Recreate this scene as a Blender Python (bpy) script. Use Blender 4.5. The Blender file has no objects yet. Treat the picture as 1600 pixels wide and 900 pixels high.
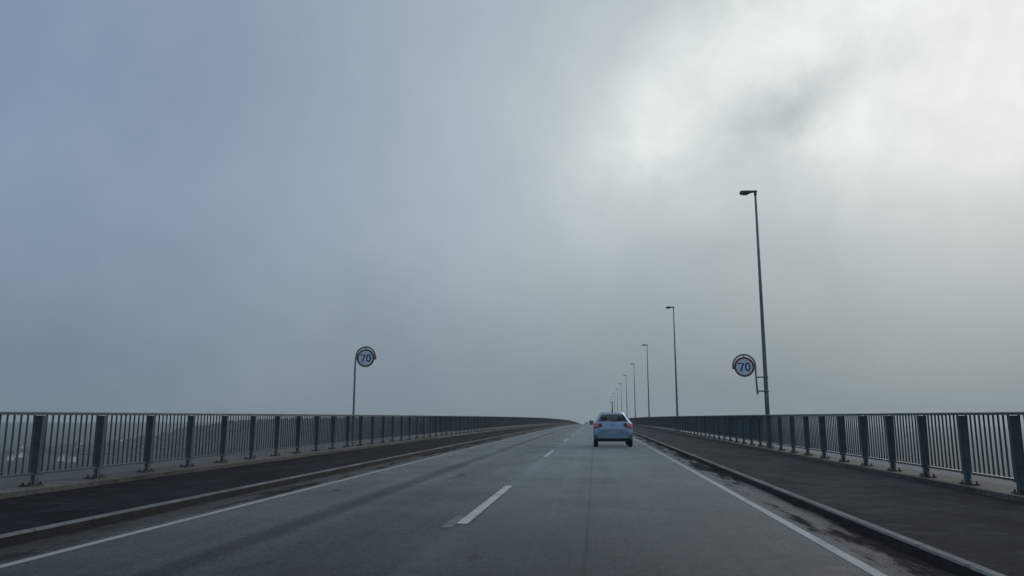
import bpy, bmesh, math, random
from mathutils import Vector, Matrix, noise
from mathutils.bvhtree import BVHTree
R = math.radians
random.seed(7)
SC = bpy.context.scene
COL = SC.collection

# ------------------------------------------------------------------ camera
EYE = 1.35
cam = bpy.data.cameras.new('camera'); cam.lens = 26.55; cam.sensor_width = 36
cam.clip_start = .05; cam.clip_end = 9000
camo = bpy.data.objects.new('camera', cam); COL.objects.link(camo)
camo.location = (0, 0, EYE)
camo.rotation_euler = (R(90 + 9.62), 0, R(6.2))
SC.camera = camo

# ------------------------------------------------------------------ sun, sky, exposure
SUN_DIR = Vector((.44, .80, .40)).normalized()
SUN_EL = math.asin(SUN_DIR.z); SUN_AZ = math.atan2(SUN_DIR.x, SUN_DIR.y)
sl = bpy.data.lights.new('sun', 'SUN'); sl.energy = .5; sl.angle = R(35); sl.color = (1, .96, .9)
so = bpy.data.objects.new('sun', sl); COL.objects.link(so)
so.rotation_euler = (-SUN_DIR).to_track_quat('-Z', 'Y').to_euler()
SC.view_settings.view_transform = 'Standard'; SC.view_settings.look = 'None'
SC.view_settings.exposure = 0; SC.view_settings.gamma = 1; SC.view_settings.use_curve_mapping = False
SC.cycles.volume_bounces = 2; SC.cycles.max_bounces = 8; SC.cycles.transparent_max_bounces = 24
SC.cycles.use_denoising = True

ZENITH = 1.0
SHEEN = .95

class NT:
    """small helper to write node trees"""
    def __init__(s, tree): s.t = tree; s.n = tree.nodes; s.l = tree.links
    def node(s, typ, **kw):
        n = s.n.new(typ)
        for k, v in kw.items(): setattr(n, k, v)
        return n
    def put(s, sock, v):
        if isinstance(v, bpy.types.NodeSocket): s.l.new(v, sock)
        elif isinstance(v, (tuple, list)) and len(v) == 3 and sock.type == 'RGBA': sock.default_value = (*v, 1)
        else: sock.default_value = v
    def math(s, op, a, b=0.0, c=None, clamp=False):
        n = s.node('ShaderNodeMath', operation=op); n.use_clamp = clamp
        s.put(n.inputs[0], a); s.put(n.inputs[1], b)
        if c is not None: s.put(n.inputs[2], c)
        return n.outputs[0]
    def vmath(s, op, a, b=None):
        n = s.node('ShaderNodeVectorMath', operation=op); s.put(n.inputs[0], a)
        if b is not None: s.put(n.inputs[1], b)
        return n.outputs['Value'] if op in ('DOT_PRODUCT', 'LENGTH') else n.outputs[0]
    def scale(s, v, f):
        n = s.node('ShaderNodeVectorMath', operation='SCALE'); s.put(n.inputs[0], v); s.put(n.inputs[3], f); return n.outputs[0]
    def noise(s, vec, scale, detail=4, rough=.55, out=0, dist=0.0):
        n = s.node('ShaderNodeTexNoise'); s.put(n.inputs['Vector'], vec); n.inputs['Scale'].default_value = scale
        n.inputs['Detail'].default_value = detail; n.inputs['Roughness'].default_value = rough; n.inputs['Distortion'].default_value = dist
        return n.outputs[out]
    def ramp(s, f, a, b, lo=0.0, hi=1.0, smooth=True):
        n = s.node('ShaderNodeMapRange'); n.interpolation_type = 'SMOOTHSTEP' if smooth else 'LINEAR'
        s.put(n.inputs[0], f); n.inputs[1].default_value = a; n.inputs[2].default_value = b
        n.inputs[3].default_value = lo; n.inputs[4].default_value = hi
        return n.outputs[0]
    def mix(s, f, a, b, typ='MIX'):
        n = s.node('ShaderNodeMix', data_type='RGBA', blend_type=typ); n.clamp_result = False
        s.put(n.inputs[0], f); s.put(n.inputs[6], a); s.put(n.inputs[7], b); return n.outputs[2]

def build_world():
    w = bpy.data.worlds.new('World'); SC.world = w; w.use_nodes = True
    t = NT(w.node_tree); t.n.clear()
    out = t.node('ShaderNodeOutputWorld'); bg = t.node('ShaderNodeBackground'); bg.inputs[1].default_value = .1
    t.l.new(bg.outputs[0], out.inputs[0])
    sky = t.node('ShaderNodeTexSky'); sky.sky_type = 'NISHITA'; sky.sun_disc = False
    sky.sun_elevation = SUN_EL; sky.sun_rotation = SUN_AZ; sky.dust_density = 4; sky.air_density = 1.5
    v = t.node('ShaderNodeTexCoord').outputs['Generated']
    # warped direction: gives the cloud deck its ragged edges
    wv = t.vmath('SUBTRACT', t.noise(v, 3.2, 6, .6, out=1), (.5, .5, .5))
    vv = t.vmath('ADD', v, t.scale(wv, .11))
    wv2 = t.vmath('SUBTRACT', t.noise(v, 9, 6, .6, out=1), (.5, .5, .5))
    vv = t.vmath('ADD', vv, t.scale(wv2, .055))
    sep = t.node('ShaderNodeSeparateXYZ'); t.l.new(v, sep.inputs[0]); z = sep.outputs[2]
    def lobe(d, k):                       # soft patch of thinner or thicker cloud round direction d
        d = Vector(d).normalized()
        dot = t.vmath('DOT_PRODUCT', t.vmath('NORMALIZE', vv), tuple(d))
        return t.math('EXPONENT', t.math('MULTIPLY', t.math('SUBTRACT', dot, 1.0), k))
    # base grey-blue cloud by height and by side (thin blue veil to the left, warm light to the right)
    side = t.ramp(t.vmath('DOT_PRODUCT', vv, (.82, .57, 0)), -.25, .85)
    hi = t.mix(side, (2.15, 2.98, 4.2), (4.25, 4.85, 5.15))
    lo = t.mix(side, (1.68, 2.32, 2.95), (2.2, 2.75, 3.05))
    col = t.mix(t.ramp(z, -.02, .30), lo, hi)
    # bright break in the deck, with its diagonal left edge
    n = Vector((.0637, .8739, .4819)).cross(Vector((-.0873, .96, .266))).normalized()
    if n.x < 0: n = -n
    edge = t.ramp(t.vmath('DOT_PRODUCT', vv, tuple(n)), -.03, .10)
    wv3 = t.vmath('SUBTRACT', t.noise(v, 26, 5, .6, out=1), (.5, .5, .5)); vv = t.vmath('ADD', vv, t.scale(wv3, .022))
    sepw = t.node('ShaderNodeSeparateXYZ'); t.l.new(vv, sepw.inputs[0]); zw = sepw.outputs[2]
    glow = t.math('MULTIPLY', t.math('MULTIPLY', edge, t.ramp(zw, .20, .36)), lobe((.32, .82, .46), 7))
    puff = t.noise(vv, 6.5, 7, .58)
    glow = t.math('MULTIPLY', glow, t.ramp(puff, .25, .75, .55, 1.2))
    s = t.math('MULTIPLY', glow, 2.6)
    for d, k, a in (((.1268, .9191, .373), 90, 1.1), ((.415, .85, .345), 40, 1.6), ((.4554, .8094, .3708), 60, 1.0),
                    ((.09, .8961, .4318), 50, .6), ((-.03, .945, .30), 60, .5),
                    ((.185, .916, .345), 1500, -.9), ((.205, .908, .360), 1800, -1.3), ((.230, .897, .376), 1700, -1.7), ((.258, .886, .390), 1600, -1.6),
                    ((.288, .872, .402), 1400, -1.2), ((.32, .856, .415), 1200, -.6), ((.35, .84, .43), 900, -.4), ((.16, .935, .305), 140, -.7), ((.33, .905, .25), 160, -.5)):
        s = t.math('ADD', s, t.math('MULTIPLY', lobe(d, k), a))
    s = t.math('SMOOTH_MIN', s, 3.75, 2.4)
    # finer billows everywhere
    bil = t.ramp(t.noise(vv, 4.0, 7, .55), .3, .7, -.24, .24, smooth=False)
    s = t.math('ADD', s, bil)
    curl = t.ramp(t.noise(vv, 5.5, 6, .55, dist=.15), .34, .66, -.75, .6)          # cauliflower edges inside the bright break
    s = t.math('ADD', s, t.math('MULTIPLY', curl, t.math('MULTIPLY', edge, t.ramp(zw, .22, .34))))
    bright = t.node('ShaderNodeCombineXYZ')
    for i, f in enumerate((1.0, .99, .84)): t.l.new(t.math('MULTIPLY', s, f), bright.inputs[i])
    add = t.vmath('ADD', col, bright.outputs[0])
    add = t.vmath('ADD', add, t.scale((1.0, 1.05, 1.1), t.math('MULTIPLY', t.ramp(z, .5, .95), ZENITH)))
    add = t.vmath('MINIMUM', add, (9.0, 9.15, 8.6))
    fin = t.mix(.012, add, sky.outputs[0])
    t.l.new(fin, bg.inputs[0])
build_world()

# ------------------------------------------------------------------ materials
def mat(name, base, rough=.7, spec=.5, metal=0.0, n_scale=0, n_amt=.25, bump=0, bump_scale=60, tint=None, emit=None, sheen=0, vary=0):
    m = bpy.data.materials.new(name); m.use_nodes = True
    t = NT(m.node_tree); b = t.n['Principled BSDF']
    b.inputs['Roughness'].default_value = rough; b.inputs['Metallic'].default_value = metal
    b.inputs['Specular IOR Level'].default_value = spec
    co = t.node('ShaderNodeTexCoord').outputs['Object']
    if n_scale:
        f = t.noise(co, n_scale, 6, .6)
        c2 = tint or tuple(x * (1 - n_amt) for x in base)
        c1 = base if tint else tuple(x * (1 + n_amt) for x in base)
        cc = t.mix(t.ramp(f, .3, .7), c1, c2)
        if vary:
            oi = t.node('ShaderNodeObjectInfo'); cc = t.mix(1.0, cc, t.ramp(oi.outputs['Random'], 0, 1, 1 - vary, 1 + vary), 'MULTIPLY')
            rust = t.math('MULTIPLY', t.ramp(t.noise(co, 14, 5, .7), .66, .74), .55); cc = t.mix(rust, cc, (.05, .032, .022))
        t.put(b.inputs['Base Color'], cc)
    else: b.inputs['Base Color'].default_value = (*base, 1)
    if bump:
        bn = t.node('ShaderNodeBump'); bn.inputs['Strength'].default_value = bump; bn.inputs['Distance'].default_value = .01
        t.l.new(t.noise(co, bump_scale, 4, .6), bn.inputs['Height']); t.l.new(bn.outputs[0], b.inputs['Normal'])
    if sheen:
        b.inputs['Sheen Weight'].default_value = sheen; b.inputs['Sheen Roughness'].default_value = .25; b.inputs['Sheen Tint'].default_value = (.92, .97, 1, 1)
    if emit:
        b.inputs['Emission Color'].default_value = (*emit[0], 1); b.inputs['Emission Strength'].default_value = emit[1]
    return m

def road_material():
    m = bpy.data.materials.new('worn_asphalt'); m.use_nodes = True
    t = NT(m.node_tree); b = t.n['Principled BSDF']
    co = t.node('ShaderNodeTexCoord').outputs['Object']
    sp = t.node('ShaderNodeSeparateXYZ'); t.l.new(co, sp.inputs[0]); X, Y = sp.outputs[0], sp.outputs[1]
    stretch = t.vmath('MULTIPLY', co, (1, .06, 1))
    long_n = t.noise(stretch, 1.3, 5, .6); wob = t.math('MULTIPLY', t.math('SUBTRACT', long_n, .5), .22)
    Xw = t.math('ADD', X, wob)
    def band(c, w, soft, x=Xw):            # 1 inside a lengthwise band
        d = t.math('ABSOLUTE', t.math('SUBTRACT', x, c)); return t.ramp(d, w, w + soft, 1, 0)
    big = t.noise(co, .35, 5, .6); mid = t.noise(co, 3.5, 5, .65); fine = t.noise(co, 70, 3, .7); grain = t.noise(co, 22, 4, .7)
    streak = t.noise(t.vmath('MULTIPLY', co, (1, .02, 1)), 4.5, 5, .65)
    val = t.ramp(big, .3, .7, .84, 1.16)
    for f, a, lo_, hi_ in ((mid, 1, .84, 1.16), (fine, 1, .4, 1.6), (grain, 1, .68, 1.32), (streak, 1, .91, 1.09)):
        val = t.math('MULTIPLY', val, t.ramp(f, .3, .7, lo_, hi_, smooth=False))
    val = t.math('MULTIPLY', val, t.ramp(X, -1.9, -1.6, .80, 1.0))  # left lane toned down: lens falloff of light painted into the asphalt
    spots = t.math('MULTIPLY', t.ramp(t.noise(t.vmath('MULTIPLY', co, (1, .35, 1)), 1.4, 4, .6), .62, .72), .42)
    val = t.math('MULTIPLY', val, t.math('SUBTRACT', 1.0, spots))
    base = t.mix(t.ramp(t.noise(co, 1.1, 3), .35, .65), (.043, .049, .051), (.041, .044, .048))
    # wheel tracks a little darker and smoother
    for c in (-.12 + .1, 1.55, -4.55, -2.9):
        val = t.math('MULTIPLY', val, t.math('SUBTRACT', 1.0, t.math('MULTIPLY', band(c, .22, .3), .07)))
    # dark oily joint in the far lane, paving seam in the near lane, fine crack lines
    dark = t.math('MULTIPLY', band(-3.72, .07, .24), t.ramp(long_n, .2, .6, .5, 1.0))
    val = t.math('MULTIPLY', val, t.math('SUBTRACT', 1.0, t.math('MULTIPLY', dark, .45)))
    Xs = t.math('ADD', X, t.math('MULTIPLY', t.math('SUBTRACT', t.noise(t.vmath('MULTIPLY', co, (1, .3, 1)), 2.2, 4), .5), .07))
    val = t.math('MULTIPLY', val, t.math('SUBTRACT', 1.0, t.math('MULTIPLY', band(-.12, .006, .022, Xs), .27)))
    val = t.math('MULTIPLY', val, t.math('SUBTRACT', 1.0, t.math('MULTIPLY', band(-2.75, .35, .5), .10)))
    val = t.math('MULTIPLY', val, t.math('ADD', 1.0, t.math('MULTIPLY', band(-.62, .015, .05, Xs), .12)))
    # milled-off former dashes: paler strip beside and between the present ones
    ph = t.math('FRACT', t.math('DIVIDE', t.math('SUBTRACT', Y, 17.0), 15.7))
    on = t.math('MULTIPLY', t.ramp(ph, .0, .08), t.ramp(ph, .34, .46, 1, 0))
    gh = t.math('MULTIPLY', t.math('MULTIPLY', band(-1.58, .08, .12), on), t.ramp(mid, .3, .7, .1, 1))
    val = t.math('MULTIPLY', val, t.math('ADD', 1.0, t.math('MULTIPLY', gh, .30)))
    ph2 = t.math('FRACT', t.math('DIVIDE', t.math('SUBTRACT', Y, 4.5), 15.7))
    on2 = t.math('MULTIPLY', t.ramp(ph2, .0, .03), t.ramp(ph2, .3, .36, 1, 0))
    gh2 = t.math('MULTIPLY', t.math('MULTIPLY', band(-1.55, .08, .16), on2), t.ramp(mid, .3, .7, .1, 1))
    val = t.math('MULTIPLY', val, t.math('ADD', 1.0, t.math('MULTIPLY', gh2, .28)))
    # brown grit lying between the edge lines and the kerbs
    edge_n = t.math('MULTIPLY', t.math('SUBTRACT', t.noise(t.vmath('MULTIPLY', co, (1, .5, 1)), 2.0, 6, .7), .5), .42)
    Xe = t.math('ADD', X, edge_n)
    grit = t.math('MAXIMUM', t.ramp(Xe, 2.46, 2.64), t.ramp(Xe, -5.40, -5.62))
    cmul = t.node('ShaderNodeVectorMath', operation='SCALE'); t.put(cmul.inputs[0], base); t.put(cmul.inputs[3], val)
    patchy = t.ramp(t.noise(t.vmath('MULTIPLY', co, (1.2, .16, 1)), 1.6, 6, .7), .40, .60, .12, 1)
    grit = t.math('MULTIPLY', grit, t.math('MAXIMUM', patchy, t.ramp(X, -5, -5.3, .12, .55)))
    gcol = t.mix(t.ramp(t.noise(co, 9, 6, .7), .3, .7), (.058, .055, .051), (.022, .022, .022))
    colr = t.mix(grit, cmul.outputs[0], gcol)
    t.put(b.inputs['Base Color'], colr)
    t.put(b.inputs['Specular IOR Level'], t.ramp(grit, 0, 1, .06, 0)); t.put(b.inputs['Sheen Weight'], t.math('MULTIPLY', t.math('POWER', val, 1.2), t.ramp(grit, 0, 1, SHEEN, .03), clamp=True)); b.inputs['Sheen Roughness'].default_value = .17; b.inputs['Sheen Tint'].default_value = (.94, 1, 1, 1); t.put(b.inputs['Roughness'], t.math('MAXIMUM', grit, t.ramp(mid, .3, .7, .55, .65)))
    return m

def paint_material(name, base, wear_lo, wear_hi, stretch=(1, 1, 1), sheen=1.0, under=(.10, .103, .107)):
    """road paint with bare asphalt showing through where worn"""
    m = bpy.data.materials.new(name); m.use_nodes = True
    t = NT(m.node_tree); b = t.n['Principled BSDF']
    co = t.node('ShaderNodeTexCoord').outputs['Object']
    n1 = t.noise(t.vmath('MULTIPLY', co, stretch), 3.0, 7, .72)
    wear = t.ramp(n1, wear_lo, wear_hi)
    fine = t.ramp(t.noise(co, 60, 3, .7), .3, .7, .8, 1.1)
    paint = t.mix(t.ramp(t.noise(co, 1.5, 5), .3, .7), base, tuple(c * .75 for c in base))
    c = t.node('ShaderNodeVectorMath', operation='SCALE'); t.put(c.inputs[0], t.mix(wear, paint, under)); t.put(c.inputs[3], fine)
    t.l.new(c.outputs[0], b.inputs['Base Color']); b.inputs['Roughness'].default_value = .7; b.inputs['Specular IOR Level'].default_value = .1; b.inputs['Sheen Weight'].default_value = sheen; b.inputs['Sheen Roughness'].default_value = .25
    return m

def concrete_material(name, a, bcol, moss, joint=0):
    m = bpy.data.materials.new(name); m.use_nodes = True
    t = NT(m.node_tree); b = t.n['Principled BSDF']
    co = t.node('ShaderNodeTexCoord').outputs['Object']
    f = t.noise(co, 2.2, 7, .7); c = t.mix(t.ramp(f, .3, .7), a, bcol)
    c = t.mix(t.ramp(t.noise(co, 7, 6, .7), .5, .68), c, moss)
    if joint:                               # open joints between the stones
        sp = t.node('ShaderNodeSeparateXYZ'); t.l.new(co, sp.inputs[0])
        q = t.math('FRACT', t.math('DIVIDE', sp.outputs[1], joint))
        c = t.mix(t.math('MULTIPLY', t.math('LESS_THAN', q, .018 / joint), .85), c, (.012, .012, .011))
        cell = t.node('ShaderNodeTexWhiteNoise'); cell.noise_dimensions = '1D'; t.l.new(t.math('FLOOR', t.math('DIVIDE', sp.outputs[1], joint)), cell.inputs['W'])
        c = t.mix(1.0, c, t.ramp(cell.outputs['Value'], 0, 1, .72, 1.2), 'MULTIPLY')
    t.put(b.inputs['Base Color'], c); b.inputs['Roughness'].default_value = .85
    bn = t.node('ShaderNodeBump'); bn.inputs['Strength'].default_value = .4; bn.inputs['Distance'].default_value = .01
    t.l.new(t.noise(co, 40, 4), bn.inputs['Height']); t.l.new(bn.outputs[0], b.inputs['Normal'])
    return m

def pavement_material(name, base, sheen):
    m = bpy.data.materials.new(name); m.use_nodes = True
    t = NT(m.node_tree); b = t.n['Principled BSDF']
    co = t.node('ShaderNodeTexCoord').outputs['Object']
    sp = t.node('ShaderNodeSeparateXYZ'); t.l.new(co, sp.inputs[0])
    val = t.ramp(t.noise(t.vmath('MULTIPLY', co, (1, .4, 1)), .9, 6, .65), .3, .7, .75, 1.3)
    val = t.math('MULTIPLY', val, t.ramp(t.noise(co, 45, 4, .7), .3, .7, .6, 1.4, smooth=False))
    val = t.math('MULTIPLY', val, t.ramp(t.noise(co, 6, 5, .7), .3, .7, .85, 1.15))
    dust = t.math('MULTIPLY', t.ramp(t.noise(co, 2.3, 6, .7), .50, .70), .9)             # pale dried-out patches
    val = t.math('ADD', val, dust)
    wob = t.math('MULTIPLY', t.noise(co, 1.7, 4), .12)
    q = t.math('FRACT', t.math('DIVIDE', t.math('ADD', sp.outputs[1], wob), 14.3))       # day joints across the pavement
    val = t.math('MULTIPLY', val, t.ramp(q, .0012, .0024, .45, 1.0))
    c = t.node('ShaderNodeVectorMath', operation='SCALE'); t.put(c.inputs[0], base); t.put(c.inputs[3], val)
    t.l.new(c.outputs[0], b.inputs['Base Color']); b.inputs['Roughness'].default_value = .9; b.inputs['Specular IOR Level'].default_value = .04
    t.put(b.inputs['Sheen Weight'], t.math('MULTIPLY', val, sheen)); b.inputs['Sheen Roughness'].default_value = .25; b.inputs['Sheen Tint'].default_value = (.9, .96, 1, 1)
    return m

def glass_material():
    m = bpy.data.materials.new('tinted_glass'); m.use_nodes = True
    t = NT(m.node_tree); t.n.clear()
    o = t.node('ShaderNodeOutputMaterial'); mx = t.node('ShaderNodeMixShader'); tr = t.node('ShaderNodeBsdfTransparent'); gl = t.node('ShaderNodeBsdfGlossy')
    tr.inputs[0].default_value = (.58, .65, .68, 1); gl.inputs['Roughness'].default_value = .04; gl.inputs['Color'].default_value = (.9, .95, 1, 1)
    fr = t.node('ShaderNodeFresnel'); fr.inputs[0].default_value = 1.45
    t.l.new(t.math('MULTIPLY', fr.outputs[0], .8), mx.inputs[0]); t.l.new(tr.outputs[0], mx.inputs[1]); t.l.new(gl.outputs[0], mx.inputs[2]); t.l.new(mx.outputs[0], o.inputs[0])
    return m

M = dict(
    road=road_material(),
    white_line=paint_material('worn_white_edge_line', (.38, .39, .385), .54, .74, (1, .25, 1), .95, (.07, .073, .076)),
    grey_line=paint_material('grey_edge_line', (.25, .26, .26), .50, .70, (1, .25, 1), .8, (.06, .063, .066)),  # left edge line, greyer base than the right one
    dash=paint_material('white_dash_paint', (.38, .39, .385), .52, .68, (1, .4, 1), 1.0, (.10, .103, .107)),
    ghost=paint_material('old_grey_dash_paint', (.075, .078, .08), .40, .56, (1, .6, 1), .5, (.046, .05, .053)),
    pave=pavement_material('dark_new_asphalt', (.009, .0115, .0155), .095), pave_dimmed=pavement_material('vignette_dimmed_asphalt', (.004, .0055, .009), .045),  # left pavement: same asphalt, with corner vignette darkness painted into its colour
    kerb_face=mat('tarred_kerb_face', (.02, .02, .022), .8, .3, n_scale=3, n_amt=.4, bump=.4),
    kerb_top=concrete_material('pale_kerb_top', (.165, .175, .175), (.10, .105, .11), (.06, .06, .058), joint=1.0),
    concrete=concrete_material('lichened_concrete', (.125, .122, .108), (.075, .073, .066), (.045, .044, .032), joint=3.28),
    girder=concrete_material('bridge_concrete', (.30, .30, .29), (.22, .22, .21), (.14, .14, .13)),
    rail=mat('grey_green_painted_steel', (.046, .071, .082), .55, .5, n_scale=4, n_amt=.3, vary=.22),
    rail_top=mat('grey_painted_handrail', (.06, .08, .088), .5, .5, n_scale=3, n_amt=.25),
    bolt=mat('dark_rusty_bolt', (.045, .038, .034), .7, .4),
    pole=mat('weathered_galvanised_steel', (.16, .19, .20), .5, .5, metal=.3, n_scale=3, n_amt=.2),
    sign_tube=mat('dull_galvanised_sign_tube', (.27, .275, .28), .5, .5, metal=.2, n_scale=6, n_amt=.15),
    lamp=mat('dark_grey_lamp_housing', (.06, .075, .085), .45, .5, n_scale=6, n_amt=.2),
    lens=mat('lamp_glass', (.25, .27, .27), .2, .5),
    sign_white=mat('reflective_white_sheet', (.74, .79, .86), .4, .5, n_scale=5, n_amt=.06),
    sign_red=mat('faded_red_sheet', (.19, .06, .068), .45, .5, n_scale=9, n_amt=.15),
    sign_blue=mat('dark_numeral_sheet', (.025, .075, .25), .45, .5),
    sign_back=mat('grey_aluminium', (.3, .31, .32), .5, .5, metal=.6),
    silver=mat('silver_blue_car_paint', (.235, .33, .45), .26, .6, metal=.55),
    dark_paint=mat('dark_car_paint', (.035, .035, .04), .35, .5),
    black=mat('black_plastic', (.016, .017, .018), .55, .4),
    tyre=mat('tyre_rubber', (.012, .012, .013), .85, .3),
    rim=mat('alloy_rim', (.35, .36, .37), .35, .5, metal=.8),
    seat=mat('dark_seat_cloth', (.03, .032, .036), .9, .2),
    red_lens=mat('red_lamp_lens', (.34, .10, .125), .2, .5, emit=((.9, .25, .3), .035)),
    dark_lens=mat('dark_red_lens', (.05, .012, .02), .25, .5),
    pale_lens=mat('clear_lamp_lens', (.55, .55, .58), .2, .5),
    plate=mat('pale_plate', (.30, .37, .48), .5, .4),
    chrome=mat('dull_chrome', (.25, .27, .3), .25, .5, metal=.9),
    glass=glass_material(),
    water=mat('grey_sound_water', (.024, .034, .040), .7, .04, bump=.35, bump_scale=.5),
    land=mat('dull_shore_grass', (.016, .021, .021), .9, .05, n_scale=.03, tint=(.010, .013, .014)),
    wood=mat('dark_wood_foliage', (.016, .022, .022), .9, .2, n_scale=.08, n_amt=.4),
    house_wall=mat('white_house_wall', (.78, .78, .76), .8, .3, n_scale=.5, n_amt=.05),
    house_roof=mat('slate_roof', (.10, .10, .11), .8, .3),
    house_win=mat('house_window', (.03, .035, .04), .2, .5),
    pebble=mat('road_grit', (.07, .065, .06), .9, .3, n_scale=30, n_amt=.5),
)

# ------------------------------------------------------------------ mesh helpers
RC = 24000.0                                   # the deck's vertical (crest) radius
def drop(s): return -s * s / (2 * RC) if s > 0 else 0.0
def slope(s): return -s / RC if s > 0 else 0.0

def link(name, me, mats, parent=None):
    o = bpy.data.objects.new(name, me); COL.objects.link(o)
    for m_ in (mats if isinstance(mats, (list, tuple)) else [mats]):
        me.materials.append(m_)
    if parent: o.parent = parent
    return o
class MB:
    def __init__(s): s.b = bmesh.new()
    def box(s, c, d, rot=None, mi=0, bevel=0, taper=None):
        r = bmesh.ops.create_cube(s.b, size=1)
        for v in r['verts']:
            k = 1 if not taper or v.co.z < 0 else taper
            v.co = Vector((v.co.x * d[0] * k, v.co.y * d[1] * k, v.co.z * d[2]))
        fs = list({f for v in r['verts'] for f in v.link_faces}); vs = list(r['verts'])
        if bevel:
            es = list({e for v in vs for e in v.link_edges})
            rb = bmesh.ops.bevel(s.b, geom=es, offset=bevel, segments=2, affect='EDGES', profile=.5)
            vs = list({v for f in rb['faces'] for v in f.verts} | {v for v in vs if v.is_valid}); fs = list({f for v in vs for f in v.link_faces})
        for v in vs:
            if rot: v.co = rot @ v.co
            v.co += Vector(c)
        for f in fs: f.material_index = mi
        return s
    def tube(s, pts, rad, seg=10, mi=0, caps=True):
        pts = [Vector(p) for p in pts]; n = len(pts)
        rad = rad if isinstance(rad, (list, tuple)) else [rad] * n
        rings = []; up = None
        for i, p in enumerate(pts):
            d = (pts[min(i + 1, n - 1)] - pts[max(i - 1, 0)]).normalized()
            if up is None: up = Vector((1, 0, 0)) if abs(d.x) < .9 else Vector((0, 1, 0))
            a = (up - d * up.dot(d)).normalized(); up = a; bb = d.cross(a)
            rings.append([s.b.verts.new(p + (a * math.cos(2 * math.pi * k / seg) + bb * math.sin(2 * math.pi * k / seg)) * rad[i]) for k in range(seg)])
        for i in range(n - 1):
            for k in range(seg):
                f = s.b.faces.new((rings[i][k], rings[i][(k + 1) % seg], rings[i + 1][(k + 1) % seg], rings[i + 1][k])); f.material_index = mi; f.smooth = True
        if caps:
            for r_ in (rings[0][::-1], rings[-1]):
                f = s.b.faces.new(r_); f.material_index = mi
        return s
    def prism(s, poly, y0, y1, axis='y', mi=0):
        """poly of (a, b) pairs swept along an axis (y: a=x, b=z; x: a=y, b=z)"""
        mk = (lambda a, b, t: (a, t, b)) if axis == 'y' else (lambda a, b, t: (t, a, b))
        A = [s.b.verts.new(mk(a, b, y0)) for a, b in poly]; B = [s.b.verts.new(mk(a, b, y1)) for a, b in poly]
        fs = [s.b.faces.new(A), s.b.faces.new(B[::-1])]
        for i in range(len(poly)): fs.append(s.b.faces.new((A[i], B[i], B[(i + 1) % len(poly)], A[(i + 1) % len(poly)])))
        for f in fs: f.material_index = mi
        return s
    def mesh(s, name):
        bmesh.ops.recalc_face_normals(s.b, faces=s.b.faces)
        me = bpy.data.meshes.new(name); s.b.to_mesh(me); s.b.free(); return me
    def build(s, name, mats, parent=None): return link(name, s.mesh(name), mats, parent)

def tag(o, label=None, cat=None, group=None, kind=None):
    for k, v in (('label', label), ('category', cat), ('group', group), ('kind', kind)):
        if v: o[k] = v
    return o
def empty(name, loc=(0, 0, 0), rot=(0, 0, 0)):
    o = bpy.data.objects.new(name, None); COL.objects.link(o); o.location = loc; o.rotation_euler = rot; o.empty_display_size = .2
    return o
def kids(o): return [c for c in COL.objects if c.parent is o]

def along(s0, s1, step):
    out = []; s = s0
    while s < s1 - 1e-6: out.append(s); s += step
    return out + [s1]
S0, S1 = -30.0, 620.0
def sweep(name, prof, mats, parent=None, s0=S0, s1=S1, step=4.0, mi_fn=None, closed=True):
    """profile of (x, z) carried along the deck's curve"""
    b = bmesh.new(); ss = along(s0, s1, step)
    rings = [[b.verts.new((x, s, z + drop(s))) for x, z in prof] for s in ss]
    n = len(prof)
    for i in range(len(ss) - 1):
        for k in range(n if closed else n - 1):
            f = b.faces.new((rings[i][k], rings[i][(k + 1) % n], rings[i + 1][(k + 1) % n], rings[i + 1][k]))
            if mi_fn: f.material_index = mi_fn(k)
    if closed:
        b.faces.new(rings[0]); b.faces.new(rings[-1])
        bmesh.ops.recalc_face_normals(b, faces=b.faces)
    else:
        for f in b.faces:
            f.normal_update()
            if f.normal.z < 0: f.normal_flip()
    me = bpy.data.meshes.new(name); b.to_mesh(me); b.free()
    return link(name, me, mats, parent)

# ------------------------------------------------------------------ the setting: water, land, road, pavements
WATER_Z = -37.0
w_ = MB(); w_.box((0, 1000, WATER_Z - .5), (4600, 4600, 1)); tag(w_.build('water', M['water']), kind='structure')

def sstep(a, b, x):
    t = max(0, min(1, (x - a) / (b - a))); return t * t * (3 - 2 * t)
def ground_h(x, y):
    base = -39 + 7.5 * sstep(-60, -330, x) * sstep(330, 520, y)
    ridge = 26 * sstep(-540, -300, x) * sstep(-70, -170, x) * sstep(560, 720, y) * (1 - .3 * sstep(900, 1500, y))
    far = 16 * sstep(-300, -900, x) * sstep(900, 1500, y)
    n = noise.noise(Vector((x * .008, y * .008, 3.1))) * 2.2 + noise.noise(Vector((x * .03, y * .03, 1.2))) * .8
    return base + max(ridge, far) + n * (1 if base > -36 else .2)
def terrain():
    b = bmesh.new(); xs = [-1900 + i * 20 for i in range(95)]; ys = [260 + j * 20 for j in range(90)]
    g = [[b.verts.new((x, y, ground_h(x, y))) for x in xs] for y in ys]
    for j in range(len(ys) - 1):
        for i in range(len(xs) - 1): b.faces.new((g[j][i], g[j][i + 1], g[j + 1][i + 1], g[j + 1][i])).smooth = True
    me = bpy.data.meshes.new('hills'); b.to_mesh(me); b.free()
    return tag(link('hills', me, M['land']), kind='structure')
terrain()
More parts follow.
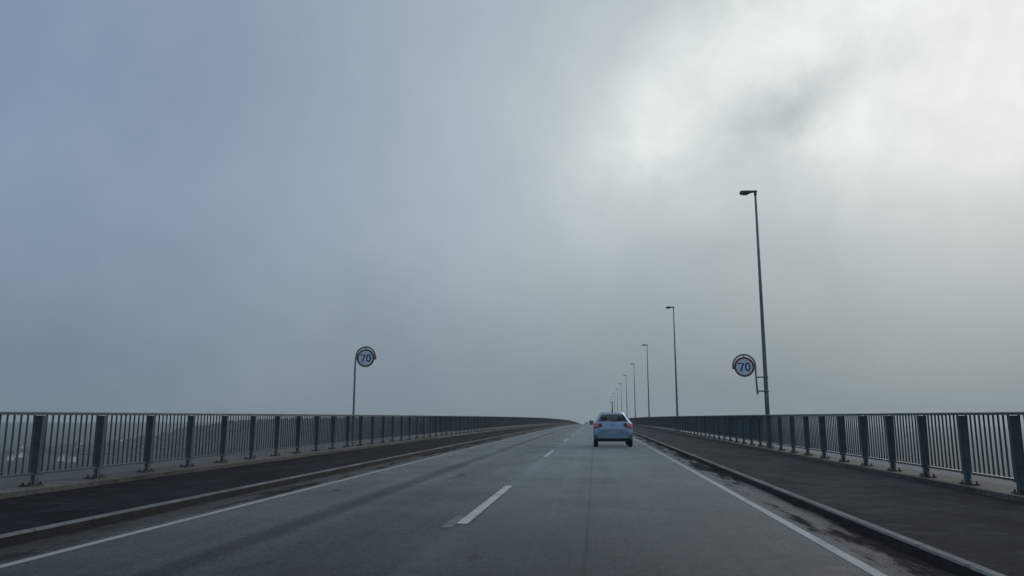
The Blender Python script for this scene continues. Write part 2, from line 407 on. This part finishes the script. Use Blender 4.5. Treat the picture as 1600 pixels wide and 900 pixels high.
def wood():
    """the far wood on the ridge, one mass of crowns"""
    b = bmesh.new(); rnd = random.Random(3)
    ico = bmesh.new(); bmesh.ops.create_icosphere(ico, subdivisions=1, radius=1); iv = [v.co.copy() for v in ico.verts]; iff = [[v.index for v in f.verts] for f in ico.faces]; ico.free()
    n = 0
    while n < 2600:
        x, y = rnd.uniform(-560, -90), rnd.uniform(560, 980)
        if noise.noise(Vector((x * .012, y * .012, 8))) < -.25 or ground_h(x, y) < -31: continue
        h = rnd.uniform(2.5, 6); z = ground_h(x, y); r_ = rnd.uniform(2.6, 4.6)
        vs = []
        for p in iv:
            k = 1 + .35 * noise.noise(p * 1.7 + Vector((x, y, 0)))
            vs.append(b.verts.new((x + p.x * r_ * k, y + p.y * r_ * k, z + h * .5 + p.z * h * .55 * k)))
        for f in iff: b.faces.new([vs[i] for i in f])
        n += 1
    me = bpy.data.meshes.new('wood'); b.to_mesh(me); b.free()
    return tag(link('wood', me, M['wood']), 'dark far wood on the ridge seen through the left railing', 'wood', kind='stuff')
wood()

KL, KR = -6.14, 3.06                 # kerb faces
PL, PR = -8.92, 6.10                 # inner edges of the parapet beams
FL, FR = -9.42, 6.36                 # railing lines
OL, OR = -9.98, 6.95                 # outer edges of the parapet beams
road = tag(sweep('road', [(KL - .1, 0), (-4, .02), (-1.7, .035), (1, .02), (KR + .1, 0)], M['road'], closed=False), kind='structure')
def crown(x):
    pts = [(KL - .1, 0), (-4, .02), (-1.7, .035), (1, .02), (KR + .1, 0)]
    for (a, za), (c, zc) in zip(pts, pts[1:]):
        if a <= x <= c: return za + (zc - za) * (x - a) / (c - a)
    return 0
def marking(name, x0, x1, s0, s1, m_, dz=.004, step=4):
    xs = [x0] + [x for x in (-4, -1.7, 1) if x0 < x < x1] + [x1]
    return sweep(name, [(x, crown(x) + dz) for x in xs], m_, road, s0, s1, step, closed=False)
marking('edge_line', -5.42, -5.30, S0, S1, M['grey_line'])
marking('edge_line', 2.33, 2.45, S0, S1, M['white_line'])
for k in range(-2, 38):
    s = 9.55 + 15.7 * k
    marking('lane_dash', -1.73, -1.59, s, s + 5.2, M['dash'], dz=.008)
    if k < 20: marking('old_lane_dash', -1.87, -1.732, s - .3, s + .75, M['ghost'], dz=.004)

for nm, f0, d in (('kerb', KL, -1), ('kerb', KR, 1)):
    sweep(nm, [(f0, -.05), (f0, .105), (f0 + d * .02, .124), (f0 + d * .10, .124), (f0 + d * .12, .122), (f0 + d * .12, -.05)], [M['kerb_face'], M['kerb_top']],
          mi_fn=lambda k: 1 if k in (1, 2) else 0)['kind'] = 'structure'
sweep('pavement', [(PL, .12), (KL - .12, .118)], M['pave_dimmed'], closed=False)['kind'] = 'structure'
sweep('pavement', [(KR + .12, .118), (PR, .12)], M['pave'], closed=False)['kind'] = 'structure'

bridge = tag(empty('bridge'), 'long concrete road bridge carrying the road and both dark pavements', 'bridge')
sweep('deck', [(OL, -.30), (KL - .3, -.03), (KR + .3, -.03), (OR, -.30), (4.2, -.75), (2.6, -2.9), (-5.6, -2.9), (-7.2, -.75)], M['girder'], bridge)
sweep('edge_beam', [(PL, -.2), (PL, .20), (OL, .19), (OL, -.5), (OL + .2, -.5)], M['concrete'], bridge)
sweep('edge_beam', [(PR, -.2), (PR, .20), (OR, .19), (OR, -.5), (OR - .2, -.5)], M['concrete'], bridge)
for s in (-20, 70, 160, 250, 340, 430, 520, 605):
    p = MB(); p.box((-1.5, s, (-2.9 + WATER_Z) / 2 + drop(s)), (7.4, 2.2, abs(WATER_Z) - 2.9 + 2), bevel=.3); p.build('pier', M['girder'], bridge)

def grit():
    b = bmesh.new(); rnd = random.Random(11)
    for _ in range(2600):
        s = 3.5 + 34 * rnd.random() ** 1.8
        if rnd.random() < .55: x = KR - abs(rnd.gauss(0, .22)) - .02
        else: x = KL + abs(rnd.gauss(0, .24)) + .02
        if rnd.random() < .03: x = rnd.uniform(-5.2, 2.3)
        r_ = rnd.choice((.002, .003, .003, .004, .005, .007)) * rnd.uniform(.8, 1.3)
        bmesh.ops.create_icosphere(b, subdivisions=1, radius=r_, matrix=Matrix.Translation((x, s, crown(x) + r_ * .4 + drop(s))) @ Matrix.Rotation(rnd.random() * 6, 4, 'Z') @ Matrix.Diagonal((1.3, 1, .7, 1)))
    me = bpy.data.meshes.new('gravel'); b.to_mesh(me); b.free()
    return tag(link('gravel', me, M['pebble']), 'loose grit washed up along both kerbs', 'gravel', kind='stuff')
grit()

# ------------------------------------------------------------------ railings
RT, RB = 1.42, .41                    # handrail top, bottom rail
def post_mesh():
    m = MB()
    m.prism([(-.062, .40), (.062, .40), (.075, 1.36), (-.075, 1.36)], -.045, .045)            # tapered web plate box
    m.box((0, 0, .30), (.075, .105, .20)); m.box((0, .085, 1.325), (.05, .085, .05))          # neck, head bracket
    m.box((0, .10, .375), (.05, .11, .035)); m.prism([(-.15, .222), (-.05, .222), (-.05, .33)], -.012, .012, axis='x')
    return m.mesh('railing_post')
def plate_mesh():
    m = MB(); m.box((0, -.06, .21), (.19, .34, .022))
    for x in (-.06, .06):
        for y in (-.18, .07): m.tube([(x, y, .22), (x, y, .262)], .017, 6)
    return m.mesh('base_plate')
def bay_mesh(L, n=10):
    m = MB()
    for i in range(n):
        m.box((0, L * (i + 1) / (n + 1), (RB + RT) / 2 - .02), (.028, .013, RT - RB - .06))
    return m.mesh('baluster_panel')
def fence(x, s_first, pitch, label):
    root = tag(empty('railing', (x, 0, 0)), label, 'railing')
    xs = lambda pr: [(a, z) for a, z in pr]
    s0 = s_first - 7 * pitch - .6
    sweep('handrail', [(-.055, RT - .05), (.055, RT - .05), (.055, RT - .012), (.035, RT), (-.035, RT), (-.055, RT - .012)], M['rail_top'], root, s0, S1 - 5)
    sweep('bottom_rail', [(-.03, RB - .035), (.03, RB - .035), (.03, RB), (-.03, RB)], M['rail_top'], root, s0, S1 - 5)
    pm, bm_, bay = post_mesh(), plate_mesh(), bay_mesh(pitch)
    pm.materials.append(M['rail']); bm_.materials.append(M['bolt']); bay.materials.append(M['rail'])
    far_p, far_b = bmesh.new(), bmesh.new()
    i = -7
    while s_first + i * pitch < S1 - 8:
        s = s_first + i * pitch; mw = Matrix.Translation((0, s, drop(s))) @ Matrix.Rotation(slope(s), 4, 'X')
        if i < 93:
            for nm, me in (('post', pm), ('baluster_panel', bay)):
                o = bpy.data.objects.new(nm, me); COL.objects.link(o); o.parent = root; o.matrix_local = mw
                if nm == 'post':
                    q = bpy.data.objects.new('base_plate', bm_); COL.objects.link(q); q.parent = o
        else:
            for bb, mes in ((far_p, (pm, bm_)), (far_b, (bay,))):
                for me in mes:
                    k0 = len(bb.verts); bb.from_mesh(me); bb.verts.ensure_lookup_table()
                    for v in bb.verts[k0:]: v.co = mw @ v.co
        i += 1
    for bb, nm in ((far_p, 'post'), (far_b, 'baluster_panel')):
        me = bpy.data.meshes.new('far_' + nm); bb.to_mesh(me); bb.free(); o = link(nm, me, M['rail'], root); o['kind'] = 'stuff'
    return root
fence(FL, 12.15, 1.64, 'grey-green steel railing of upright bars along the left pavement, wooded shore behind it')
fence(FR, 12.48, 1.665, 'grey-green steel railing of upright bars along the right pavement, lamp posts rising behind it')

# ------------------------------------------------------------------ lamp posts
LX, L0, LP = 6.66, 30.65, 32.9
H_TOP = 10.42
def lamp_parts():
    p = MB(); p.tube([(0, 0, .19), (0, 0, 2.0), (0, 0, 6.0), (0, 0, H_TOP - .05)], [.088, .084, .064, .042], 14)
    pole = p.mesh('pole')
    fl = MB(); fl.box((0, 0, .215), (.34, .34, .03), bevel=.006)
    for x in (-.12, .12):
        for y in (-.12, .12): fl.tube([(x, y, .22), (x, y, .275)], .016, 6)
    flange = fl.mesh('base_flange')
    h = MB()
    # housing: flat on top, belly deepest in its outer half, chopped outer end
    secs = [(.07, .035, .045, .0), (0.0, .05, .06, .0), (-.12, .06, .055, .0), (-.26, .10, .10, 0), (-.40, .12, .135, 0), (-.53, .115, .13, 0), (-.60, .10, .09, -.01)]
    rings = []
    for x, w, dpt, zz in secs:
        pr = [(-w, zz), (-w * .8, zz + .022), (w * .8, zz + .022), (w, zz), (w * .92, -dpt * .7), (w * .45, -dpt), (-w * .45, -dpt), (-w * .92, -dpt * .7)]
        xo = .035 if x < -.55 else 0
        rings.append([h.b.verts.new((x - (0 if b > -.02 else -0) + (-.03 if (x < -.5 and b < -.03) else 0), a, H_TOP + b)) for a, b in pr])
    for i in range(len(rings) - 1):
        for k in range(8): h.b.faces.new((rings[i][k], rings[i][(k + 1) % 8], rings[i + 1][(k + 1) % 8], rings[i + 1][k]))
    h.b.faces.new(rings[0]); h.b.faces.new(rings[-1])
    h.tube([(0, 0, H_TOP - .17), (0, 0, H_TOP + .03)], .056, 12)
    head = h.mesh('lamp_head')
    l = MB(); l.box((-.40, 0, H_TOP - .139), (.2, .12, .012)); lens = l.mesh('lens')
    return pole, flange, head, lens
lp, lf, lh, ll = lamp_parts()
for me, mm in ((lp, 'pole'), (lf, 'pole'), (lh, 'lamp'), (ll, 'lens')): me.materials.append(M[mm])
LAMP_LABELS = ['tallest and nearest lamp post, with the right speed sign clamped to it',
 'second lamp post behind the one carrying the speed sign', 'third lamp post along the right railing from the near end',
 'fourth lamp post along the right railing, thin and hazy', 'fifth lamp post along the right railing, just right of the car roof',
 'sixth lamp post along the right railing, rising above the right side of the car', 'seventh lamp post, faint above the car roof',
 'eighth lamp post, very faint above the car roof', 'ninth lamp post, almost lost in haze above the middle of the car', 'farthest tenth lamp post lost in haze above the car']
for i in range(10):
    s = L0 + LP * i
    r_ = tag(empty('street_lamp', (LX, s, drop(s))), LAMP_LABELS[i], 'street lamp', 'lamp posts behind the right railing')
    for nm, me in (('pole', lp), ('base_flange', lf), ('lamp_head', lh)):
        o = bpy.data.objects.new(nm, me); COL.objects.link(o); o.parent = r_
        if nm == 'lamp_head':
            q = bpy.data.objects.new('lens', ll); COL.objects.link(q); q.parent = o

# ------------------------------------------------------------------ speed signs
def arc(cx, cz, r_, a0, a1, n, y=0): return [(cx + r_ * math.cos(R(a0 + (a1 - a0) * i / n)), y, cz + r_ * math.sin(R(a0 + (a1 - a0) * i / n))) for i in range(n + 1)]
def disc(m, r0, r1, y0, y1, n=48):
    """ring (or disc when r0 = 0) standing in the x-z plane, thickness y0..y1"""
    if r0 == 0:
        m.prism([(r1 * math.cos(2 * math.pi * k / n), r1 * math.sin(2 * math.pi * k / n)) for k in range(n)], y0, y1); return
    V = [[[m.b.verts.new((r_ * math.cos(2 * math.pi * k / n), y, r_ * math.sin(2 * math.pi * k / n))) for k in range(n)] for r_ in (r0, r1)] for y in (y0, y1)]
    for k in range(n):
        j = (k + 1) % n
        for q in ((V[0][0], V[0][1]), (V[1][1], V[1][0]), (V[0][1], V[1][1]), (V[1][0], V[0][0])): m.b.faces.new((q[0][k], q[1][k], q[1][j], q[0][j]))
def ribbon(m, pts, w, y0, y1, closed=False):
    """flat stroke of width w through 2-D points"""
    n = len(pts); L, Rr = [], []
    for i in range(n):
        a = Vector(pts[(i - 1) % n] if closed or i else pts[0]); c = Vector(pts[(i + 1) % n] if closed or i < n - 1 else pts[-1]); d = (c - a).normalized(); nn = Vector((-d.y, d.x))
        p = Vector(pts[i]); k = 1.0
        if 0 < i < n - 1 or closed:
            e = (Vector(pts[(i + 1) % n]) - p).normalized(); k = 1 / max(.5, abs(nn.dot(Vector((-e.y, e.x)))))
        L.append(p + nn * w / 2 * k); Rr.append(p - nn * w / 2 * k)
    VA = [[m.b.verts.new((q.x, y, q.y)) for q in side] for y in (y0, y1) for side in (L, Rr)]
    a0, a1, b0, b1 = VA
    rng = range(n if closed else n - 1)
    for i in rng:
        j = (i + 1) % n
        for f in ((a0[i], a0[j], a1[j], a1[i]), (b0[i], b1[i], b1[j], b0[j]), (a0[i], b0[i], b0[j], a0[j]), (a1[i], a1[j], b1[j], b1[i])): m.b.faces.new(f)
    if not closed:
        for i in (0, n - 1): m.b.faces.new((a0[i], a1[i], b1[i], b0[i]))
def sign_face(root, r_, cx, cz):
    f = empty('sign_face'); f.parent = root; f.location = (cx, 0, cz)
    m = MB(); disc(m, 0, r_, -.004, .004); pl = m.build('sign_plate', [M['sign_white']], root); pl.location = (cx, 0, cz)
    bpy.data.objects.remove(f)
    m = MB(); disc(m, r_ * .80, r_ * .995, -.009, -.0045); m.build('red_border', M['sign_red'], pl)
    h = r_ * .86; w = r_ * .16
    m = MB(); ribbon(m, [(-.62 * r_, h / 2 - w / 2), (-.09 * r_, h / 2 - w / 2), (-.37 * r_, -h / 2)], w, -.008, -.0045); m.build('numeral', M['sign_blue'], pl)
    m = MB(); pts = []
    for k in range(28):
        a = 2 * math.pi * k / 28; cc, s_ = math.cos(a), math.sin(a)
        pts.append(((.33 * r_) + (.27 * r_ - w / 2) * math.copysign(abs(cc) ** .8, cc), (h / 2 - w / 2) * math.copysign(abs(s_) ** .8, s_)))
    ribbon(m, pts, w, -.008, -.0045, closed=True); m.build('numeral', M['sign_blue'], pl)
    m = MB()
    for z in (-r_ * .35, r_ * .35): m.box((0, .018, z), (r_ * 1.7, .02, .035))
    m.build('back_rail', M['sign_back'], pl)
    return pl
# left sign: own post, tube bent over the disc as a hoop
SX, SY = -9.72, 30.1
zc = 3.705
lr = tag(empty('speed_sign', (SX, SY, drop(SY))), 'round 70 speed sign on its own thin post behind the left railing', 'road sign', 'round 70 speed limit signs')
rd = .372; hr = .405; cx = .43
m = MB(); m.tube([(0, .0, .19), (0, 0, 3.0), (0, 0, zc - .25)] + arc(cx, zc + .045, hr, 178, 2, 22) + [(cx + hr, 0, zc - .06)], [.04] * 3 + [.040] * 23 + [.040], 12)
m.build('post', M['sign_tube'], lr)
m = MB(); m.box((0, 0, .21), (.24, .24, .03), bevel=.005); m.build('base_flange', M['pole'], lr)
sign_face(lr, rd, cx, zc)
m = MB(); m.box((cx - .38, .02, zc), (.14, .02, .04)); m.box((cx + .38, .02, zc + .02), (.14, .02, .04)); m.box((cx, .02, zc + .40), (.04, .02, .12)); m.build('clamp', M['pole'], lr)
# right sign: hung off the nearest lamp post by two arms
s = L0
rr_ = tag(empty('speed_sign', (LX, s - .03, drop(s))), 'round 70 speed sign hung on the nearest lamp post, above the right railing', 'road sign', 'round 70 speed limit signs')
rx = -.37; zc = 3.275; hr = .425; cx = rx - hr
m = MB(); m.tube([(rx + .03, 0, 2.20), (rx, 0, 2.90), (rx, 0, zc - .05)] + arc(cx, zc + .055, hr, 2, 182, 22) + [(cx - hr, 0, zc - .09)], [.036] * 3 + [.038] * 23 + [.038], 12)
m.build('hoop_tube', M['sign_tube'], rr_)
sign_face(rr_, .395, cx, zc)
m = MB()
for z in (2.33, 2.87): m.box((-.18, .03, z), (.34, .03, .05)); m.tube([(0, .03, z - .035), (0, .03, z + .035)], .10, 14)
m.build('bracket', M['pole'], rr_)
m = MB(); m.box((cx + .40, .02, zc), (.14, .02, .04)); m.box((cx - .40, .02, zc + .02), (.14, .02, .04)); m.box((cx, .02, zc + .42), (.04, .02, .12)); m.build('clamp', M['pole'], rr_)

# ------------------------------------------------------------------ hatchback cars
ST = [  # y, zbot, wsill, wmid, zmid, wbelt, zbelt, wroof, zroof   (rear bumper at y = 0)
 (0.00, .36, .66, .68, .56, .64, .68, .60, .75), (0.03, .31, .75, .77, .56, .73, .74, .68, .80), (0.08, .28, .81, .83, .58, .80, .84, .73, .93),
 (0.14, .27, .84, .855, .60, .83, .93, .745, 1.05), (0.20, .26, .85, .862, .60, .845, 1.00, .73, 1.125),
 (0.29, .26, .85, .86, .60, .845, 1.02, .675, 1.24), (0.38, .25, .84, .86, .60, .845, 1.03, .615, 1.35), (0.47, .27, .80, .86, .60, .845, 1.03, .55, 1.435),
 (0.56, .26, .80, .86, .60, .845, 1.03, .53, 1.495), (0.70, .26, .80, .86, .60, .845, 1.03, .53, 1.535), (0.90, .25, .80, .86, .60, .845, 1.02, .54, 1.555), (1.25, .22, .80, .86, .60, .845, 1.01, .55, 1.565), (1.60, .22, .80, .86, .60, .845, 1.00, .55, 1.56),
 (1.70, .22, .80, .86, .60, .845, 1.00, .585, 1.535), (2.10, .22, .80, .86, .60, .845, .99, .57, 1.50), (2.35, .22, .80, .86, .60, .845, .98, .555, 1.44),
 (2.60, .22, .80, .86, .60, .845, .97, .59, 1.29), (2.85, .22, .80, .86, .60, .845, .96, .64, 1.14), (3.05, .23, .80, .86, .60, .84, .95, .69, 1.03),
 (3.35, .23, .79, .85, .58, .82, .90, .69, .97), (3.62, .24, .76, .81, .56, .76, .82, .64, .88), (3.78, .26, .70, .74, .54, .68, .72, .56, .76), (3.85, .32, .60, .64, .52, .58, .62, .48, .66)]
def section(y, zb, ws, wm, zm, wb, zbe, wr, zr):
    zed = max(zr - .10, zbe + .01)
    L = lambda a, c, t: a + (c - a) * t
    return [(0, zb), (ws * .8, zb), (ws, zb + .07), (wm, zm), (wb, zbe), (L(wb, wr, .1), L(zbe, zed, .1)), (L(wb, wr, .9), L(zbe, zed, .9)), (wr * .965, L(zed, zr, .5)), (wr * .87, L(zed, zr, .84)), (wr * .5, L(zed, zr, .98)), (0, zr)]
def make_car(label, paint, cat='car', lit=True):
    root = tag(empty('hatchback_car'), label, cat)
    b = bmesh.new(); rings = []
    for st in ST:
        pr = section(*st); full = pr + [(-x, z) for x, z in pr[-2:0:-1]]
        rings.append([b.verts.new((x, st[0], z)) for x, z in full])
    n = len(rings[0]); np_ = 11
    for i in range(len(rings) - 1):
        y = (ST[i][0] + ST[i + 1][0]) / 2
        for k in range(n):
            f = b.faces.new((rings[i][k], rings[i][(k + 1) % n], rings[i + 1][(k + 1) % n], rings[i + 1][k])); f.smooth = True
            kk = k if k < np_ - 1 else n - 1 - k            # 0..9 profile strip, same on both sides
            if kk in (8, 9) and .20 < y < .47: f.material_index = 1
            elif kk in (8, 9) and 2.35 < y < 3.05: f.material_index = 2
            elif kk == 5 and (.8 < y < 1.60 or 1.70 < y < 2.60): f.material_index = 3
    b.faces.new(rings[0]); b.faces.new(rings[-1]); bmesh.ops.recalc_face_normals(b, faces=b.faces)
    bvh = BVHTree.FromBMesh(b)
    me = bpy.data.meshes.new('body'); b.to_mesh(me); b.free()
    body = link('body', me, [paint, M['glass'], M['glass'], M['glass'], M['black']], root)
    # wheel arches
    c = MB()
    for ys in (.64, 3.05): c.tube([(-1.2, ys, .31), (1.2, ys, .31)], .36, 28, mi=4)
    # keep the middle of the floor: cut only near the sides
    cutters = []
    c.b.free()
    for ys in (.64, 3.05):
        for sx in (-1, 1):
            q = MB(); q.tube([(sx * .55, ys, .31), (sx * 1.2, ys, .31)], .36, 28)
            cut = q.build('cutter', [M['black']]); cutters.append(cut)
            md = body.modifiers.new('arch', 'BOOLEAN'); md.object = cut; md.operation = 'DIFFERENCE'; md.solver = 'EXACT'; md.material_mode = 'TRANSFER'
    dg = bpy.context.evaluated_depsgraph_get(); dg.update()
    me2 = bpy.data.meshes.new_from_object(body.evaluated_get(dg)); body.modifiers.clear()
    body.data = me2; me2.name = 'body'; bpy.data.meshes.remove(me)
    for q in cutters: bpy.data.objects.remove(q)
    # lift the panes out as parts of their own
    names = [mm.name if mm else '' for mm in me2.materials]
    b = bmesh.new(); b.from_mesh(me2)
    for idx, nm in ((1, 'rear_window'), (2, 'windscreen'), (3, 'side_window')):
        fs = [f for f in b.faces if f.material_index == idx]
        g = bmesh.new(); vm = {}
        for f in fs:
            for v in f.verts:
                if v not in vm: vm[v] = g.verts.new(v.co - v.normal * .004)
            g.faces.new([vm[v] for v in f.verts]).smooth = True
        gm = bpy.data.meshes.new(nm); g.to_mesh(gm); g.free()
        if nm == 'side_window':          # one part per pane
            g = bmesh.new(); g.from_mesh(gm); bpy.data.meshes.remove(gm)
            for sx in (-1, 1):
                for lo_, hi_ in ((.8, 1.65), (1.65, 2.7)):
                    h = g.copy(); bmesh.ops.delete(h, geom=[f for f in h.faces if not (f.calc_center_median().x * sx > 0 and lo_ < f.calc_center_median().y < hi_)], context='FACES')
                    hm = bpy.data.meshes.new(nm); h.to_mesh(hm); h.free(); link(nm, hm, M['glass'], root)
            g.free()
        else: link(nm, gm, M['glass'], root)
    bmesh.ops.delete(b, geom=[f for f in b.faces if f.material_index in (1, 2, 3)], context='FACES')
    b.to_mesh(me2); b.free()
    def patch(name, xz, mats, nx, nz, off=.012, front=False, parent=root, mi_fn=None, smooth=True):
        """panel that follows the body; xz(u, v) gives the outline"""
        g = bmesh.new(); G = []
        for j in range(nz + 1):
            row = []
            for i in range(nx + 1):
                x, z = xz(i / nx, j / nz); y0, d = (6, -1) if front else (-1, 1)
                hit = bvh.ray_cast(Vector((x, y0, z)), Vector((0, d, 0)))
                p, nn = (hit[0], hit[1]) if hit[0] else (Vector((x, .25, z)), Vector((0, -d, 0)))
                if nn.y * d > 0: nn = -nn
                row.append((g.verts.new(p + nn * off), g.verts.new(p - nn * .01)))
            G.append(row)
        for j in range(nz):
            for i in range(nx):
                for k in (0, 1):
                    f = g.faces.new((G[j][i][k], G[j][i + 1][k], G[j + 1][i + 1][k], G[j + 1][i][k])); f.smooth = smooth
                    if mi_fn: f.material_index = mi_fn((i + .5) / nx, (j + .5) / nz)
        def rim(a, c): g.faces.new((a[0], c[0], c[1], a[1]))
        for i in range(nx): rim(G[0][i], G[0][i + 1]); rim(G[nz][i], G[nz][i + 1])
        for j in range(nz): rim(G[j][0], G[j + 1][0]); rim(G[j][nx], G[j + 1][nx])
        bmesh.ops.recalc_face_normals(g, faces=g.faces)
        gm = bpy.data.meshes.new(name); g.to_mesh(gm); g.free(); return link(name, gm, mats, parent)
    for sx in (-1, 1):
        tl = patch('tail_light', lambda u, v: (sx * (.47 + .375 * u), .90 - .10 * u * (1) + v * (.13 + .10 * u)), [M['red_lens'], M['dark_lens']], 8, 5, .014, mi_fn=lambda u, v: 1 if u < .42 or (v < .22 and u < .9) else 0)
        patch('headlight', lambda u, v: (sx * (.42 + .28 * u), .66 + .05 * u + v * .12), M['pale_lens'], 5, 3, .012, front=True)
    patch('lower_bumper', lambda u, v: (-.78 + 1.56 * u, .31 + .085 * v), M['black'], 20, 3, .012)
    patch('number_plate', lambda u, v: (-.27 + .54 * u, .58 + .125 * v), M['plate'], 6, 1, .005, smooth=False)
    patch('badge', lambda u, v: (-.06 + .12 * u, .955 + .035 * v + .03 * (1 - abs(2 * u - 1))), M['chrome'], 6, 1, .012, smooth=False)
    patch('boot_seam', lambda u, v: (-.66 + 1.32 * u, .772 + .012 * v), M['black'], 16, 1, .003)
    patch('grille', lambda u, v: (-.40 + .80 * u, .50 + .12 * v), M['black'], 8, 2, .008, front=True)
    m = MB(); m.box((0, .15, 1.12), (.035, .03, .03)); m.box((.16, .195, 1.155), (.34, .014, .014), Matrix.Rotation(R(-6), 3, 'Y')); m.build('rear_wiper', M['black'], root)
    m = MB(); m.tube([(0, .74, 1.53), (0, .70, 1.74), (0, .66, 1.97)], [.02, .014, .012], 8); m.tube([(0, .665, 1.94), (0, .655, 2.005)], .024, 8); m.tube([(0, .75, 1.525), (0, .735, 1.575)], .035, 10); m.build('aerial', M['black'], root)
    for sx in (-1, 1):
        m = MB(); m.box((sx * .95, 2.36, 1.06), (.20, .10, .19), bevel=.035); m.box((sx * .845, 2.38, 1.01), (.10, .05, .05)); mi_ = m.build('wing_mirror', M['black'], root)
        m = MB(); m.box((sx * .95, 2.306, 1.06), (.15, .006, .11)); m.build('mirror_glass', M['chrome'], mi_)
        for ys in (.64, 3.05):
            wm_ = MB(); prof = [(.19, -.085), (.27, -.095), (.305, -.07), (.312, 0), (.305, .07), (.27, .095), (.19, .085)]
            N = 32; RR = [[wm_.b.verts.new((xx, r2 * math.cos(2 * math.pi * k / N), r2 * math.sin(2 * math.pi * k / N))) for r2, xx in prof] for k in range(N)]
            for k in range(N):
                for q in range(len(prof)):
                    f = wm_.b.faces.new((RR[k][q], RR[(k + 1) % N][q], RR[(k + 1) % N][(q + 1) % len(prof)], RR[k][(q + 1) % len(prof)])); f.smooth = True
            wh = empty('wheel'); wh.parent = root; wh.location = (sx * .755, ys, .312)
            wm_.build('tyre', M['tyre'], wh)
            rm = MB(); rm.tube([(-sx * .06, 0, 0), (sx * .05, 0, 0)], .195, 28)
            for k in range(5):
                rot = Matrix.Rotation(2 * math.pi * k / 5, 3, 'X'); rm.box(rot @ Vector((sx * .06, 0, .10)), (.03, .05, .17), rot)
            rm.build('rim', M['rim'], wh)
    for sx in (-1, 1):
        m = MB(); m.box((sx * .36, 1.75, .82), (.46, .14, .62), Matrix.Rotation(R(-12), 3, 'X'), bevel=.05, taper=.8); m.box((sx * .36, 1.98, .50), (.46, .5, .14), bevel=.04); st = m.build('seat', M['seat'], root)
        m = MB(); m.box((sx * .36, 1.67, 1.235), (.26, .10, .17), bevel=.04); m.box((sx * .36, 1.69, 1.14), (.12, .03, .08)); m.build('headrest', M['seat'], st)
    m = MB(); m.box((0, .80, .72), (1.2, .16, .55), Matrix.Rotation(R(-14), 3, 'X'), bevel=.05); m.box((0, 1.05, .48), (1.2, .5, .14), bevel=.04)
    for x in (-.36, .36): m.box((x, .76, 1.03), (.24, .09, .10), bevel=.03)
    m.build('rear_bench', M['seat'], root)
    m = MB(); m.box((0, 2.72, .82), (1.3, .35, .22), bevel=.05); m.tube([(-.36 + .17 * math.cos(k * math.pi / 8), 2.44 + .06 * math.sin(k * math.pi / 8), .92 + .16 * math.sin(k * math.pi / 8)) for k in range(17)], .015, 6, caps=False); m.build('dashboard', M['black'], root)
    m = MB(); m.box((0, 1.8, .31), (1.1, 3.0, .04)); m.build('floor_pan', M['black'], root)
    m = MB(); m.tube([(-.75, .64, .312), (.75, .64, .312)], .035, 8); m.build('rear_axle', M['black'], root)
    return root
car = make_car('silver-blue hatchback driving ahead, with red tail lamps and a roof aerial', M['silver'])
CY = 33.9; car.location = (.765, CY, drop(CY) + crown(.9) - .002); car.rotation_euler = (slope(CY), 0, 0)
far = make_car('tiny dark oncoming car at the far crest of the road', M['dark_paint'])
FY = 395; far.location = (-4.4, FY, drop(FY) + .01); far.rotation_euler = (-slope(FY), 0, math.pi)

# ------------------------------------------------------------------ houses on the far shore
HOUSES = [  # x, y, width, length, turn, label
 (-543, 683, 7, 11, 20, 'upper pale house far below, in the gap left of the nearest left railing post'),
 (-470, 585, 5, 8, 70, 'small pale house low in the gap left of the nearest left railing post'),
 (-453, 556, 4.5, 7, 40, 'lowest pale house, closest to the left edge of the picture'),
 (-512, 673, 7, 12, 75, 'long pale house just right of the nearest left railing post'),
 (-551, 768, 7, 8, 10, 'highest pale house, left of the second left railing post'),
 (-462, 655, 9, 12, 15, 'largest white house, just left of the second left railing post'),
 (-410, 556, 5, 8, 30, 'low pale house midway between the two nearest left railing posts'),
 (-390, 538, 4, 7, 80, 'lowest small house between the two nearest left railing posts'),
 (-458, 705, 6, 9, 50, 'pale house seen between the second and third left railing posts')]
for x, y, w, L, a, lab in HOUSES:
    gz = ground_h(x, y)
    r_ = tag(empty('house', (x, y, gz - .3), (0, 0, R(a))), lab, 'house', 'pale houses on the far left shore')
    hw = 3.0
    m = MB(); m.prism([(-w / 2, -.5), (w / 2, -.5), (w / 2, hw), (0, hw + w * .42), (-w / 2, hw)], -L / 2, L / 2); wl = m.build('wall', M['house_wall'], r_)
    m = MB(); t_ = .22
    for sx in (-1, 1):
        m.prism([(sx * (w / 2 + .4), hw - .33), (0, hw + w * .42 + .01), (0, hw + w * .42 + t_), (sx * (w / 2 + .4), hw - .33 + t_)], -L / 2 - .3, L / 2 + .3)
    m.box((w * .12, L * .2, hw + w * .42 + .3), (.6, .6, 1.3)); m.build('roof', M['house_roof'], r_)
    for yy in (-L * .28, L * .05, L * .3):
        m = MB(); m.box((-w / 2 - .01, yy, 1.6), (.06, 1.1, 1.2)); m.box((w / 2 + .01, yy, 1.6), (.06, 1.1, 1.2)); m.build('window', M['house_win'], r_)

# ------------------------------------------------------------------ haze
hz = MB(); hz.box((0, 1000, (WATER_Z - 2 + 13.5) / 2), (4800, 4800, 13.5 - WATER_Z + 2))
hm = bpy.data.materials.new('haze'); hm.use_nodes = True; hm.node_tree.nodes.clear()
t = NT(hm.node_tree); o = t.node('ShaderNodeOutputMaterial'); pv = t.node('ShaderNodeVolumePrincipled')
pv.inputs['Color'].default_value = (.87, .91, .91, 1); pv.inputs['Density'].default_value = .0005; pv.inputs['Anisotropy'].default_value = .3
t.l.new(pv.outputs[0], o.inputs['Volume'])
tag(hz.build('haze', hm), kind='stuff')
